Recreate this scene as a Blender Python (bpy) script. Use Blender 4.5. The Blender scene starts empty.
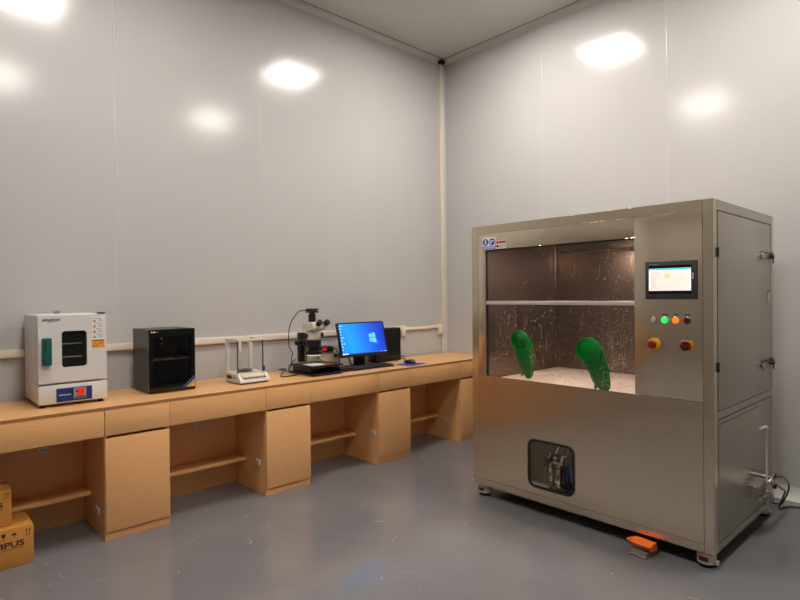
import bpy, bmesh, math, random
from mathutils import Vector, Matrix
from mathutils.geometry import tessellate_polygon
random.seed(7)
PI = math.pi
C = bpy.context.scene.collection
sc = bpy.context.scene

# ------------------------------------------------------------------ materials
MATS = {}
def srgb(r, g, b):
    f = lambda c: (c/255/12.92) if c/255 <= .04045 else ((c/255+.055)/1.055)**2.4
    return (f(r), f(g), f(b), 1)

def mat(name, col, rough=.5, metal=0., var=.05, scale=25., stretch=(1, 1, 1), bump=0., bscale=None,
        emit=0., ecol=None, trans=0., alpha=1., spec=.5, coat=0., rvar=0., aniso=0., rot=0., transl=0.):
    m = bpy.data.materials.new(name); m.use_nodes = True
    nt = m.node_tree; n = nt.nodes; l = nt.links
    b = n['Principled BSDF']
    c = srgb(*col) if len(col) == 3 else col
    tc = n.new('ShaderNodeTexCoord'); mp = n.new('ShaderNodeMapping'); mp.inputs['Scale'].default_value = stretch
    l.new(tc.outputs['Object'], mp.inputs['Vector'])
    nz = n.new('ShaderNodeTexNoise'); nz.inputs['Scale'].default_value = scale; nz.inputs['Detail'].default_value = 4
    l.new(mp.outputs['Vector'], nz.inputs['Vector'])
    mx = n.new('ShaderNodeMix'); mx.data_type = 'RGBA'
    mx.inputs['A'].default_value = tuple(max(0, x*(1-var)) for x in c[:3])+(1,)
    mx.inputs['B'].default_value = tuple(min(1, x*(1+var)) for x in c[:3])+(1,)
    l.new(nz.outputs['Fac'], mx.inputs['Factor'])
    l.new(mx.outputs['Result'], b.inputs['Base Color'])
    b.inputs['Roughness'].default_value = rough
    if rvar:
        mr = n.new('ShaderNodeMapRange'); mr.inputs['To Min'].default_value = rough-rvar; mr.inputs['To Max'].default_value = rough+rvar
        l.new(nz.outputs['Fac'], mr.inputs['Value']); l.new(mr.outputs['Result'], b.inputs['Roughness'])
    b.inputs['Metallic'].default_value = metal
    b.inputs['Specular IOR Level'].default_value = spec
    b.inputs['Coat Weight'].default_value = coat
    b.inputs['Transmission Weight'].default_value = trans
    b.inputs['Alpha'].default_value = alpha
    if emit:
        b.inputs['Emission Color'].default_value = srgb(*(ecol or col)); b.inputs['Emission Strength'].default_value = emit
    if bump:
        bn = n.new('ShaderNodeTexNoise'); bn.inputs['Scale'].default_value = bscale or scale; bn.inputs['Detail'].default_value = 3
        l.new(mp.outputs['Vector'], bn.inputs['Vector'])
        bp = n.new('ShaderNodeBump'); bp.inputs['Strength'].default_value = bump; bp.inputs['Distance'].default_value = .01
        l.new(bn.outputs['Fac'], bp.inputs['Height']); l.new(bp.outputs['Normal'], b.inputs['Normal'])
    if aniso:
        tg = n.new('ShaderNodeTangent'); tg.direction_type = 'RADIAL'; tg.axis = 'Z'
        l.new(tg.outputs[0], b.inputs['Tangent']); b.inputs['Anisotropic'].default_value = aniso; b.inputs['Anisotropic Rotation'].default_value = rot
    if transl:
        tr = n.new('ShaderNodeBsdfTranslucent'); l.new(mx.outputs['Result'], tr.inputs['Color'])
        ms = n.new('ShaderNodeMixShader'); ms.inputs['Fac'].default_value = transl
        l.new(b.outputs[0], ms.inputs[1]); l.new(tr.outputs[0], ms.inputs[2]); l.new(ms.outputs[0], n['Material Output'].inputs['Surface'])
    MATS[name] = m
    return m

def glass(name, tint, refl=1.):
    m = bpy.data.materials.new(name); m.use_nodes = True
    nt = m.node_tree; n = nt.nodes; l = nt.links
    n.remove(n['Principled BSDF'])
    out = n['Material Output']
    t = n.new('ShaderNodeBsdfTransparent'); t.inputs['Color'].default_value = tint
    g = n.new('ShaderNodeBsdfGlossy'); g.inputs['Roughness'].default_value = .02
    lw = n.new('ShaderNodeLayerWeight'); lw.inputs['Blend'].default_value = .5
    pw = n.new('ShaderNodeMath'); pw.operation = 'POWER'; pw.inputs[1].default_value = 5.
    ml = n.new('ShaderNodeMath'); ml.operation = 'MULTIPLY_ADD'; ml.inputs[1].default_value = .9*refl; ml.inputs[2].default_value = .04*refl
    tc = n.new('ShaderNodeTexCoord'); nz = n.new('ShaderNodeTexNoise'); nz.inputs['Scale'].default_value = 3
    l.new(tc.outputs['Object'], nz.inputs['Vector'])
    bp = n.new('ShaderNodeBump'); bp.inputs['Strength'].default_value = .01
    l.new(nz.outputs['Fac'], bp.inputs['Height']); l.new(bp.outputs['Normal'], g.inputs['Normal'])
    x = n.new('ShaderNodeMixShader')
    l.new(lw.outputs['Facing'], pw.inputs[0]); l.new(pw.outputs[0], ml.inputs[0]); l.new(ml.outputs[0], x.inputs['Fac'])
    l.new(t.outputs[0], x.inputs[1]); l.new(g.outputs[0], x.inputs[2]); l.new(x.outputs[0], out.inputs['Surface'])
    MATS[name] = m

WALLC = (186, 186, 185)
mat('wall_panel', WALLC, .17, var=.015, scale=1.5, bump=.05, bscale=.9, spec=.42)
mat('wall_far', (132, 130, 128), .4, var=.03, scale=2)
mat('ceiling_panel', (206, 205, 202), .35, var=.02, scale=2)
mat('bead', (206, 204, 201), .12, var=.02)
mat('cream_plastic', (226, 214, 194), .4, var=.03)
mat('wood', (232, 176, 118), .42, var=.10, scale=6, stretch=(3, 9, 30), rvar=.05)
mat('wood_top', (218, 168, 112), .38, var=.08, scale=6, stretch=(3, 22, 22), rvar=.05)
mat('wood_edge', (166, 116, 66), .5, var=.12, scale=40)
mat('steel', (228, 213, 190), .25, 1., var=.03, scale=3, stretch=(1, 1, 3), rvar=.012, aniso=.84)
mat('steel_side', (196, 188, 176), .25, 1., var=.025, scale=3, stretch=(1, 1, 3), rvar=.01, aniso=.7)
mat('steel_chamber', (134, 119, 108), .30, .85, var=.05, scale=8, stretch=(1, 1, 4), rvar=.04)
mat('lit_steel_floor', (246, 234, 222), .35, .0, var=.08, scale=20, rvar=.05)  # matte near-white: lamp reflections on the steel floor put into the colour
mat('lit_lining', (238, 228, 214), .5, .0, var=.05, scale=20)  # whitened lining: light missing inside the pump compartment is put into the colour
mat('steel_bright', (205, 198, 190), .22, 1., var=.03, scale=30)
mat('aluminium', (228, 214, 206), .4, .6, var=.03, scale=30)
mat('dark_gap', (22, 20, 18), .6, var=.1)
mat('black', (14, 14, 15), .38, var=.12, scale=40)
mat('black_gloss', (7, 7, 8), .1, var=.1, scale=40)
mat('black_matte', (24, 23, 22), .65, var=.12, scale=60)
mat('dark_grey', (52, 51, 55), .45, var=.08)
mat('black_side', (34, 29, 27), .35, var=.05, spec=.6)
mat('white_paint', (216, 213, 210), .35, var=.02, scale=12)
mat('white_plastic', (214, 210, 203), .4, var=.03)
mat('ivory_metal', (205, 198, 184), .35, var=.03)
mat('white_print', (232, 230, 224), .5, var=.02)
mat('grey_print', (150, 146, 140), .5, var=.02)
mat('ink', (18, 16, 15), .6, var=.05)
mat('ink_blue', (44, 54, 120), .5, var=.05)
mat('panel_blue', (14, 52, 112), .35, var=.05)
mat('sign_blue', (24, 66, 176), .4, var=.05)
mat('sticker_blue', (48, 92, 160), .4, var=.05)
mat('sticker_yellow', (232, 180, 40), .4, var=.05)
mat('warn_orange', (240, 158, 20), .45, var=.04)
mat('sign_red', (186, 58, 30), .45, var=.05)
mat('handle_green', (14, 88, 78), .35, var=.08)
mat('glove_green', (8, 150, 58), .38, var=.14, scale=30, bump=.2, bscale=26, spec=.5, transl=.35)
mat('orange_plastic', (250, 112, 26), .4, var=.05)
mat('cast_grey', (150, 144, 136), .42, .5, var=.08)
mat('caster_cream', (206, 200, 184), .4, var=.04)
mat('red_plastic', (150, 14, 16), .3, var=.08)
mat('dark_red', (84, 10, 10), .3, var=.08)
mat('yellow_plastic', (240, 176, 20), .4, var=.05)
mat('amber_plastic', (224, 138, 20), .4, var=.05)
mat('pad_blue', (52, 74, 150), .7, var=.1, scale=60)
mat('pcb_blue', (30, 62, 150), .4, var=.05)
mat('cardboard', (200, 138, 58), .6, var=.06, scale=14, stretch=(1, 1, 6))
mat('tape', (206, 150, 72), .35, var=.04)
mat('carton_ink', (34, 26, 34), .6, var=.1)
mat('balance_amber', (214, 190, 140), .4, var=.04)
mat('brass', (176, 138, 74), .35, .6, var=.06)
mat('pan_grey', (120, 118, 116), .3, .8, var=.05)
mat('lamp_white', (255, 244, 228), .5, emit=76., ecol=(255, 246, 238))
mat('chamber_lamp', (255, 226, 206), .5, emit=430., ecol=(255, 222, 204))
mat('led_green', (40, 230, 96), .3, emit=1.1)
mat('led_orange', (255, 128, 32), .3, emit=.9)
mat('led_red', (255, 36, 28), .3, emit=1.4)
mat('led_dim_red', (180, 40, 24), .3, emit=.35)
mat('lamp_off', (176, 170, 160), .3)
mat('ring_light', (255, 244, 230), .4, emit=.8)
for nm, c in [('screen_bg', (252, 228, 218)), ('screen_cyan', (84, 204, 216)), ('screen_yellow', (250, 216, 130)),
              ('screen_white', (250, 246, 242)), ('screen_grey', (190, 168, 164)), ('screen_pale', (216, 230, 238))]:
    mat(nm, c, .3, emit=.92, var=.01)
mat('icon_white', (225, 240, 255), .3, emit=.92, var=.01)
mat('logo_blue', (96, 200, 255), .3, emit=.75, var=.01)
mat('logo_beam', (38, 140, 250), .3, emit=.75, var=.01)
mat('taskbar', (20, 110, 190), .3, emit=.5, var=.01)
mat('water_gleam', (236, 214, 200), .12, var=.02, spec=.8)  # opaque pinkish white: gleam of lamp light on drops put into the colour
glass('pane_glass', (.93, .93, .92, 1), .8)
glass('clear_glass', (.985, .99, .987, 1), .7)
glass('tinted_glass', (.55, .55, .55, 1), .8)
glass('oven_glass', (.75, .76, .74, 1), .7)

# desktop picture of the monitor: a sideways blue gradient shown by the screen itself
def desktop():
    m = bpy.data.materials.new('desktop_picture'); m.use_nodes = True
    nt = m.node_tree; n = nt.nodes; l = nt.links; b = n['Principled BSDF']
    b.inputs['Base Color'].default_value = (.01, .02, .04, 1); b.inputs['Roughness'].default_value = .3
    tc = n.new('ShaderNodeTexCoord'); sp = n.new('ShaderNodeSeparateXYZ'); l.new(tc.outputs['Generated'], sp.inputs[0])
    ad = n.new('ShaderNodeMath'); ad.operation = 'MULTIPLY_ADD'; ad.inputs[1].default_value = -.14
    l.new(sp.outputs['Z'], ad.inputs[0]); ad.inputs[2].default_value = .04
    a2 = n.new('ShaderNodeMath'); a2.operation = 'SUBTRACT'; l.new(sp.outputs['X'], a2.inputs[0]); l.new(ad.outputs[0], a2.inputs[1])
    r = n.new('ShaderNodeValToRGB'); e = r.color_ramp.elements
    e[0].position = 0; e[0].color = srgb(0, 140, 245)
    e[1].position = 1; e[1].color = srgb(0, 48, 190)
    k = e.new(.25); k.color = srgb(10, 160, 250)
    k = e.new(.55); k.color = srgb(0, 120, 245)
    k = e.new(.8); k.color = srgb(0, 76, 220)
    l.new(a2.outputs[0], r.inputs[0]); l.new(r.outputs[0], b.inputs['Emission Color']); b.inputs['Emission Strength'].default_value = 1.45
    MATS['desktop_picture'] = m
desktop()

def floor_mat():
    m = bpy.data.materials.new('grey_epoxy'); m.use_nodes = True
    nt = m.node_tree; n = nt.nodes; l = nt.links; b = n['Principled BSDF']
    tc = n.new('ShaderNodeTexCoord')
    n1 = n.new('ShaderNodeTexNoise'); n1.inputs['Scale'].default_value = 1.3; n1.inputs['Detail'].default_value = 6
    l.new(tc.outputs['Object'], n1.inputs['Vector'])
    r1 = n.new('ShaderNodeValToRGB'); r1.color_ramp.elements[0].color = srgb(109, 109, 112); r1.color_ramp.elements[1].color = srgb(123, 123, 125)
    r1.color_ramp.elements[0].position = .3; r1.color_ramp.elements[1].position = .7
    l.new(n1.outputs['Fac'], r1.inputs[0])
    # thin pale scuffs
    n2 = n.new('ShaderNodeTexNoise'); n2.inputs['Scale'].default_value = .9; n2.inputs['Detail'].default_value = 2; n2.inputs['Distortion'].default_value = .6
    mp = n.new('ShaderNodeMapping'); mp.inputs['Rotation'].default_value = (0, 0, .7); mp.inputs['Scale'].default_value = (1, 3.2, 1)
    l.new(tc.outputs['Object'], mp.inputs['Vector']); l.new(mp.outputs[0], n2.inputs['Vector'])
    s = n.new('ShaderNodeMath'); s.operation = 'SUBTRACT'; s.inputs[1].default_value = .5; l.new(n2.outputs['Fac'], s.inputs[0])
    a = n.new('ShaderNodeMath'); a.operation = 'ABSOLUTE'; l.new(s.outputs[0], a.inputs[0])
    lt = n.new('ShaderNodeMath'); lt.operation = 'LESS_THAN'; lt.inputs[1].default_value = .0016; l.new(a.outputs[0], lt.inputs[0])
    n3 = n.new('ShaderNodeTexNoise'); n3.inputs['Scale'].default_value = 5; n3.inputs['Detail'].default_value = 5
    l.new(tc.outputs['Object'], n3.inputs['Vector'])
    gt = n.new('ShaderNodeMath'); gt.operation = 'GREATER_THAN'; gt.inputs[1].default_value = .56; l.new(n3.outputs['Fac'], gt.inputs[0])
    mm = n.new('ShaderNodeMath'); mm.operation = 'MULTIPLY'; l.new(lt.outputs[0], mm.inputs[0]); l.new(gt.outputs[0], mm.inputs[1])
    vo = n.new('ShaderNodeTexVoronoi'); vo.inputs['Scale'].default_value = 2.6; l.new(tc.outputs['Object'], vo.inputs['Vector'])
    l2 = n.new('ShaderNodeMath'); l2.operation = 'LESS_THAN'; l2.inputs[1].default_value = .018; l.new(vo.outputs['Distance'], l2.inputs[0])
    mxx = n.new('ShaderNodeMath'); mxx.operation = 'MAXIMUM'; l.new(mm.outputs[0], mxx.inputs[0]); l.new(l2.outputs[0], mxx.inputs[1])
    sc_ = n.new('ShaderNodeMath'); sc_.operation = 'MULTIPLY'; sc_.inputs[1].default_value = .4; l.new(mxx.outputs[0], sc_.inputs[0])
    mx = n.new('ShaderNodeMix'); mx.data_type = 'RGBA'; l.new(sc_.outputs[0], mx.inputs['Factor'])
    l.new(r1.outputs[0], mx.inputs['A']); mx.inputs['B'].default_value = srgb(196, 192, 188)
    l.new(mx.outputs['Result'], b.inputs['Base Color'])
    b.inputs['Roughness'].default_value = .10; b.inputs['Specular IOR Level'].default_value = .55
    bp = n.new('ShaderNodeBump'); bp.inputs['Strength'].default_value = .06; bp.inputs['Distance'].default_value = .02
    n4 = n.new('ShaderNodeTexNoise'); n4.inputs['Scale'].default_value = 2.5; l.new(tc.outputs['Object'], n4.inputs['Vector'])
    l.new(n4.outputs['Fac'], bp.inputs['Height']); l.new(bp.outputs['Normal'], b.inputs['Normal'])
    MATS['grey_epoxy'] = m
floor_mat()

# ------------------------------------------------------------------ mesh builder
ORG = {}
class MB:
    def __init__(s, m='steel', M=None):
        s.v = []; s.f = []; s.mi = []; s.slots = []; s.dm = m; s.M = M or Matrix()
    def _i(s, m):
        m = m or s.dm
        if m not in s.slots: s.slots.append(m)
        return s.slots.index(m)
    def add(s, vs, fs, m=None, M=None):
        o = len(s.v); T = s.M @ M if M else s.M
        s.v += [T @ Vector(p) for p in vs]; i = s._i(m)
        for f in fs: s.f.append([o+k for k in f]); s.mi.append(i)
        return s
    def box(s, x0, x1, y0, y1, z0, z1, m=None, bv=0., seg=2, M=None):
        x0, x1 = sorted((x0, x1)); y0, y1 = sorted((y0, y1)); z0, z1 = sorted((z0, z1))
        b = bmesh.new(); bmesh.ops.create_cube(b, size=1)
        for v in b.verts: v.co = Vector(((x0+x1)/2+v.co.x*(x1-x0), (y0+y1)/2+v.co.y*(y1-y0), (z0+z1)/2+v.co.z*(z1-z0)))
        if bv:
            bv = min(bv, .49*min(x1-x0, y1-y0, z1-z0))
            bmesh.ops.bevel(b, geom=b.edges[:], offset=bv, segments=seg, profile=.5, affect='EDGES')
        b.verts.index_update()
        s.add([v.co for v in b.verts], [[v.index for v in f.verts] for f in b.faces], m, M); b.free(); return s
    def cyl(s, p0, p1, r0, r1=None, n=24, m=None, cap=True):
        p0, p1 = Vector(p0), Vector(p1); r1 = r0 if r1 is None else r1
        return s.rings([(p0, r0), (p1, r1)], n, m, cap)
    def rings(s, pr, n=24, m=None, cap=True, axis=None):
        """lathe / loft: list of (centre, radius) along one straight axis"""
        d = axis or (Vector(pr[-1][0])-Vector(pr[0][0])); d = Vector(d).normalized()
        a = d.orthogonal().normalized(); b = d.cross(a)
        vs = []; fs = []
        for c, r in pr:
            for k in range(n):
                t = 2*PI*k/n; vs.append(Vector(c)+a*(r*math.cos(t))+b*(r*math.sin(t)))
        for j in range(len(pr)-1):
            for k in range(n):
                k2 = (k+1) % n; fs.append([j*n+k, j*n+k2, (j+1)*n+k2, (j+1)*n+k])
        if cap: fs.append(list(range(n))[::-1]); fs.append([(len(pr)-1)*n+k for k in range(n)])
        return s.add(vs, fs, m)
    def tube(s, pts, r, n=8, m=None, sub=6, closed=False):
        P = [Vector(p) for p in pts]
        if sub > 1 and len(P) > 2:
            Q = []
            for i in range(len(P)-1):
                a, b, c, d = P[max(i-1, 0)], P[i], P[i+1], P[min(i+2, len(P)-1)]
                for k in range(sub):
                    t = k/sub
                    Q.append(.5*((2*b)+(c-a)*t+(2*a-5*b+4*c-d)*t*t+(3*b-a-3*c+d)*t**3))
            Q.append(P[-1]); P = Q
        T = [(P[min(i+1, len(P)-1)]-P[max(i-1, 0)]).normalized() for i in range(len(P))]
        a = T[0].orthogonal().normalized(); vs = []; fs = []
        for i, p in enumerate(P):
            a = (a-T[i]*a.dot(T[i])).normalized(); b = T[i].cross(a)
            for k in range(n):
                t = 2*PI*k/n; vs.append(p+a*(r*math.cos(t))+b*(r*math.sin(t)))
        for j in range(len(P)-1):
            for k in range(n):
                k2 = (k+1) % n; fs.append([j*n+k, j*n+k2, (j+1)*n+k2, (j+1)*n+k])
        fs.append(list(range(n))[::-1]); fs.append([(len(P)-1)*n+k for k in range(n)])
        return s.add(vs, fs, m)
    def torus(s, c, d, R, r, n=32, k=10, m=None):
        d = Vector(d).normalized(); a = d.orthogonal().normalized(); b = d.cross(a); c = Vector(c); vs = []; fs = []
        for i in range(n):
            t = 2*PI*i/n; e = a*math.cos(t)+b*math.sin(t)
            for j in range(k):
                u = 2*PI*j/k; vs.append(c+e*(R+r*math.cos(u))+d*(r*math.sin(u)))
        for i in range(n):
            for j in range(k):
                fs.append([i*k+j, ((i+1) % n)*k+j, ((i+1) % n)*k+(j+1) % k, i*k+(j+1) % k])
        return s.add(vs, fs, m)
    def ball(s, c, r, sc=(1, 1, 1), n=16, k=10, m=None):
        vs = []; fs = []; c = Vector(c)
        for j in range(k+1):
            th = PI*j/k
            for i in range(n):
                t = 2*PI*i/n; vs.append(c+Vector((r*sc[0]*math.sin(th)*math.cos(t), r*sc[1]*math.sin(th)*math.sin(t), r*sc[2]*math.cos(th))))
        for j in range(k):
            for i in range(n): fs.append([j*n+i, (j+1)*n+i, (j+1)*n+(i+1) % n, j*n+(i+1) % n])
        return s.add(vs, fs, m)
    def prism(s, outer, w0, w1, m=None, holes=(), F=None):
        """2-D outline (u, v) with holes, between w0 and w1 of frame F"""
        loops = [list(outer)]+[list(h) for h in holes]
        flat = [p for lp in loops for p in lp]; N = len(flat)
        tri = tessellate_polygon([[Vector((p[0], p[1], 0)) for p in lp] for lp in loops])
        vs = [Vector((p[0], p[1], w0)) for p in flat]+[Vector((p[0], p[1], w1)) for p in flat]
        fs = [list(t) for t in tri]+[[k+N for k in t][::-1] for t in tri]; o = 0
        for lp in loops:
            n = len(lp)
            for k in range(n): fs.append([o+k, o+(k+1) % n, N+o+(k+1) % n, N+o+k])
            o += n
        return s.add(vs, fs, m, F)
    def text(s, txt, size, u, v, w, m=None, F=None, bold=0., ext=.0004, sx=1., align='LEFT'):
        cu = bpy.data.curves.new('lettering', 'FONT'); cu.body = txt; cu.size = size; cu.offset = bold; cu.extrude = ext; cu.align_x = align
        cu.resolution_u = 3
        o = bpy.data.objects.new('lettering', cu); C.objects.link(o)
        bpy.context.view_layer.update()
        me = bpy.data.meshes.new_from_object(o.evaluated_get(bpy.context.evaluated_depsgraph_get()))
        s.add([(u+p.co.x*sx, v+p.co.y, w+p.co.z) for p in me.vertices], [list(q.vertices) for q in me.polygons], m, F)
        bpy.data.objects.remove(o); bpy.data.curves.remove(cu); bpy.data.meshes.remove(me)
        return s
    def build(s, name, parent=None, label=None, smooth=35, cat=None, group=None, kind=None, loc=None):
        org = ORG[parent.name] if parent else Vector(loc or (0, 0, 0))
        me = bpy.data.meshes.new(name)
        me.from_pydata([tuple(p-org) for p in s.v], [], s.f)
        for k in s.slots: me.materials.append(MATS[k])
        me.polygons.foreach_set('material_index', s.mi)
        b = bmesh.new(); b.from_mesh(me); bmesh.ops.remove_doubles(b, verts=b.verts[:], dist=1e-6)
        bmesh.ops.recalc_face_normals(b, faces=b.faces[:]); b.to_mesh(me); b.free()
        if smooth:
            me.shade_smooth(); me.set_sharp_from_angle(angle=math.radians(smooth))
        o = bpy.data.objects.new(name, me); C.objects.link(o)
        if parent: o.parent = parent
        else: o.location = org
        ORG[o.name] = org
        if label: o['label'] = label
        if cat: o['category'] = cat
        if group: o['group'] = group
        if kind: o['kind'] = kind
        return o

def thing(name, label, cat, loc, group=None):
    o = bpy.data.objects.new(name, None); C.objects.link(o); o.location = loc; o.empty_display_size = .05
    o['label'] = label; o['category'] = cat
    if group: o['group'] = group
    ORG[o.name] = Vector(loc); return o
def dup(root, loc, label, group=None):
    def cp(o, par):
        c = o.copy(); C.objects.link(c); c.parent = par
        for ch in o.children: cp(ch, c)
        return c
    r = cp(root, None); r.location = loc; r['label'] = label
    if group: r['group'] = group
    ORG[r.name] = Vector(loc); return r
def rrect(u0, u1, v0, v1, r, n=6):
    P = []
    for cu, cv, a in ((u1-r, v1-r, 0), (u0+r, v1-r, 90), (u0+r, v0+r, 180), (u1-r, v0+r, 270)):
        for k in range(n+1):
            t = math.radians(a+90*k/n); P.append((cu+r*math.cos(t), cv+r*math.sin(t)))
    return P
def rect(u0, u1, v0, v1): return [(u1, v1), (u0, v1), (u0, v0), (u1, v0)]
def frameY(x, y, z):   # a plane facing -y: u = +x, v = +z, w = towards -y
    return Matrix(((1, 0, 0, x), (0, 0, -1, y), (0, 1, 0, z), (0, 0, 0, 1)))
def frameX(x, y, z):   # a plane facing -x: u = -y, v = +z, w = towards -x
    return Matrix(((0, 0, -1, x), (-1, 0, 0, y), (0, 1, 0, z), (0, 0, 0, 1)))
def struct(mb, name): return mb.build(name, kind='structure')

# ------------------------------------------------------------------ room
H = 3.80; XL = -4.95; YF = -4.8
struct(MB('grey_epoxy').box(XL, 0, YF, 0, -.05, 0), 'floor')
struct(MB('ceiling_panel').box(XL, 0, YF, 0, H, H+.05), 'ceiling')
struct(MB('wall_panel').box(XL, .06, 0, .06, 0, H), 'wall_back')
struct(MB('wall_panel').box(0, .06, YF, 0, 0, H), 'wall_right')
struct(MB('wall_far').box(XL-.06, XL, YF, .06, 0, H), 'wall_left')
struct(MB('wall_far').box(XL-.06, .06, YF-.06, YF, 0, H), 'wall_front')
k = 0
for x in (-4.26, -3.213, -2.14, -1.087):
    k += 1; struct(MB('bead').cyl((x, .0005, .06), (x, .0005, H-.05), .003, n=10), 'trim_%d' % k)
for y in (-1.19, -2.275, -3.36, -4.44):
    k += 1; struct(MB('bead').cyl((.0005, y, .06), (.0005, y, H-.05), .003, n=10), 'trim_%d' % k)
# curved coves: room corner, ceiling edges, floor edges
def cove(r, n=6): return [(0, 0)]+[(r-r*math.sin(t*PI/2/n), r-r*math.cos(t*PI/2/n)) for t in range(n+1)]
def cove_mesh(name, fn, m, r):
    pr = cove(r); mb = MB(m); N = len(pr)
    vs = [fn(a, b, 0) for a, b in pr]+[fn(a, b, 1) for a, b in pr]
    fs = [[i, (i+1) % N, N+(i+1) % N, N+i] for i in range(N)]+[list(range(N)), list(range(N, 2*N))[::-1]]
    return struct(mb.add(vs, fs), name)
cove_mesh('trim_9', lambda a, b, t: (-a, -b, .0 if t == 0 else H), 'bead', .022)
cove_mesh('trim_10', lambda a, b, t: (XL if t == 0 else 0, -a, H-b), 'bead', .045)
cove_mesh('trim_11', lambda a, b, t: (-a, YF if t == 0 else 0, H-b), 'bead', .045)
cove_mesh('baseboard_back', lambda a, b, t: (XL if t == 0 else -4.15, -a, b), 'bead', .06)
cove_mesh('baseboard_right', lambda a, b, t: (-a, YF if t == 0 else -.66, b), 'bead', .075)

struct(MB('dark_gap').box(XL, -.05, -.0505, -.0465, H-.003, H), 'trim_12')
struct(MB('dark_gap').box(-.0505, -.0465, YF, -.05, H-.003, H), 'trim_13')

# ceiling lights
LP = [(-1.03, -1.33), (-3.47, -1.38), (-1.03, -3.36), (-3.42, -3.38)]
LN = ['square ceiling light panel nearest the corner above the workbench', 'square ceiling light panel above the white oven end of the workbench',
      'square ceiling light panel above the steel cabinet near the right wall', 'square ceiling light panel above the camera side of the room']
L0 = None
for i, (x, y) in enumerate(LP):
    if i == 0:
        t = thing('ceiling_light', LN[0], 'ceiling light', (x, y, H), 'ceiling light panels')
        F = Matrix(((1, 0, 0, x), (0, -1, 0, y), (0, 0, -1, H), (0, 0, 0, 1)))
        MB('white_paint', F).prism(rect(-.27, .27, -.27, .27), .001, .018, holes=[rect(-.245, .245, -.245, .245)]).build('frame', t)
        MB('lamp_white').box(x-.244, x+.244, y-.244, y+.244, H-.012, H-.002).build('diffuser', t)
        L0 = t
    else: dup(L0, (x, y, H), LN[i])

# ------------------------------------------------------------------ cable trunking on the walls
t = thing('cable_trunking', 'cream horizontal cable trunking along the back wall behind the bench', 'cable trunking', (-2.6, 0, 1.03))
MB('cream_plastic').box(-5.0, -.61, -.024, -.001, 1.006, 1.052, bv=.004).build('duct', t)
MB('cream_plastic').box(-.655, -.605, -.03, -.001, .955, 1.055, bv=.004).build('junction_box', t)
MB('cream_plastic').box(-.604, -.135, -.02, -.001, 1.008, 1.036, bv=.003).build('narrow_duct', t)
MB('cream_plastic').box(-.134, -.078, -.032, -.001, .945, 1.05, bv=.004).build('junction_box', t)
t = thing('vertical_trunking', 'cream vertical cable trunking up the back wall beside the room corner', 'cable trunking', (-.06, 0, .75))
MB('cream_plastic').box(-.077, -.044, -.026, -.001, .96, H-.05, bv=.003).build('duct', t)
MB('cream_plastic').box(-.066, -.048, -.016, -.001, .753, .959, bv=.002).build('lower_duct', t)
MB('dark_gap').box(-.085, -.03, -.05, -.002, H-.048, H-.012).build('ceiling_hole', t, label='dark hole at the ceiling')  # solid black box painting the dark inside of the ceiling hole

# ------------------------------------------------------------------ workbench
D = .621; CL = [-3.461, -2.467, -1.473, -.479]; CW = .354
w = MB('wood_top').box(-4.103, -.003, -D, -.027, .733, .75, bv=.0015, seg=1)
w.box(-4.103, -.003, -D-.0008, -D, .7335, .7495, 'wood_edge')
w.build('worktop', label='continuous light wood worktop running along the back wall', cat='worktop', loc=(-2.05, -.3, .733))

def cabinet(x):
    t = thing('base_cabinet', '', 'cabinet', (x, 0, 0), 'wooden base cabinets under the worktop')
    c = MB('wood'); y0, y1 = -.602, -.065
    c.box(x, x+.018, y0, y1, 0, .732, bv=.001, seg=1).box(x+CW-.018, x+CW, y0, y1, 0, .732, bv=.001, seg=1)
    c.box(x+.0181, x+CW-.0181, y1-.012, y1, .0, .732).box(x+.0181, x+CW-.0181, y0+.02, y1-.013, .05, .066)
    c.box(x+.0181, x+CW-.0181, y0+.02, y1-.013, .545, .557)
    c.build('carcass', t)
    MB('wood').box(x, x+CW, -.606, -.6025, 0, .049, bv=.001, seg=1).build('plinth', t)
    MB('wood').box(x+.002, x+CW-.002, -D, -.6025, .053, .573, bv=.0015).build('door', t)
    MB('wood').box(x+.0025, x+CW-.0003, -D, -.6025, .588, .7315, bv=.0015).build('drawer_front', t)
    return t
CN = ['wooden base cabinet on the floor below the gap between the white oven and black cabinet',
      'wooden base cabinet below the balance and microscope', 'wooden base cabinet below the blue mouse pad and keyboard',
      'wooden base cabinet at the corner end, partly hidden by the steel machine']
c0 = cabinet(CL[0]); c0['label'] = CN[0]; cabs = [c0]
for i in (1, 2, 3): cabs.append(dup(c0, (CL[i], 0, 0), CN[i]))
def outlet(parent, F):
    o = MB('white_plastic', F).box(-.03, .03, -.02, .02, .0005, .008, bv=.003).build('power_outlet', parent, label='small pale power outlet')
    h = MB('ink', F)
    for u in (-.014, .008):
        h.box(u, u+.003, -.006, .004, .0081, .0086).box(u+.007, u+.01, -.006, .004, .0081, .0086)
    h.build('socket_holes', o)
for cb, (y, z) in zip(cabs, [(-.47, .14), (-.506, .214), (-.56, .25), (-.45, .178)]):
    outlet(cb, frameX(ORG[cb.name].x, y, z))

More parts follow.
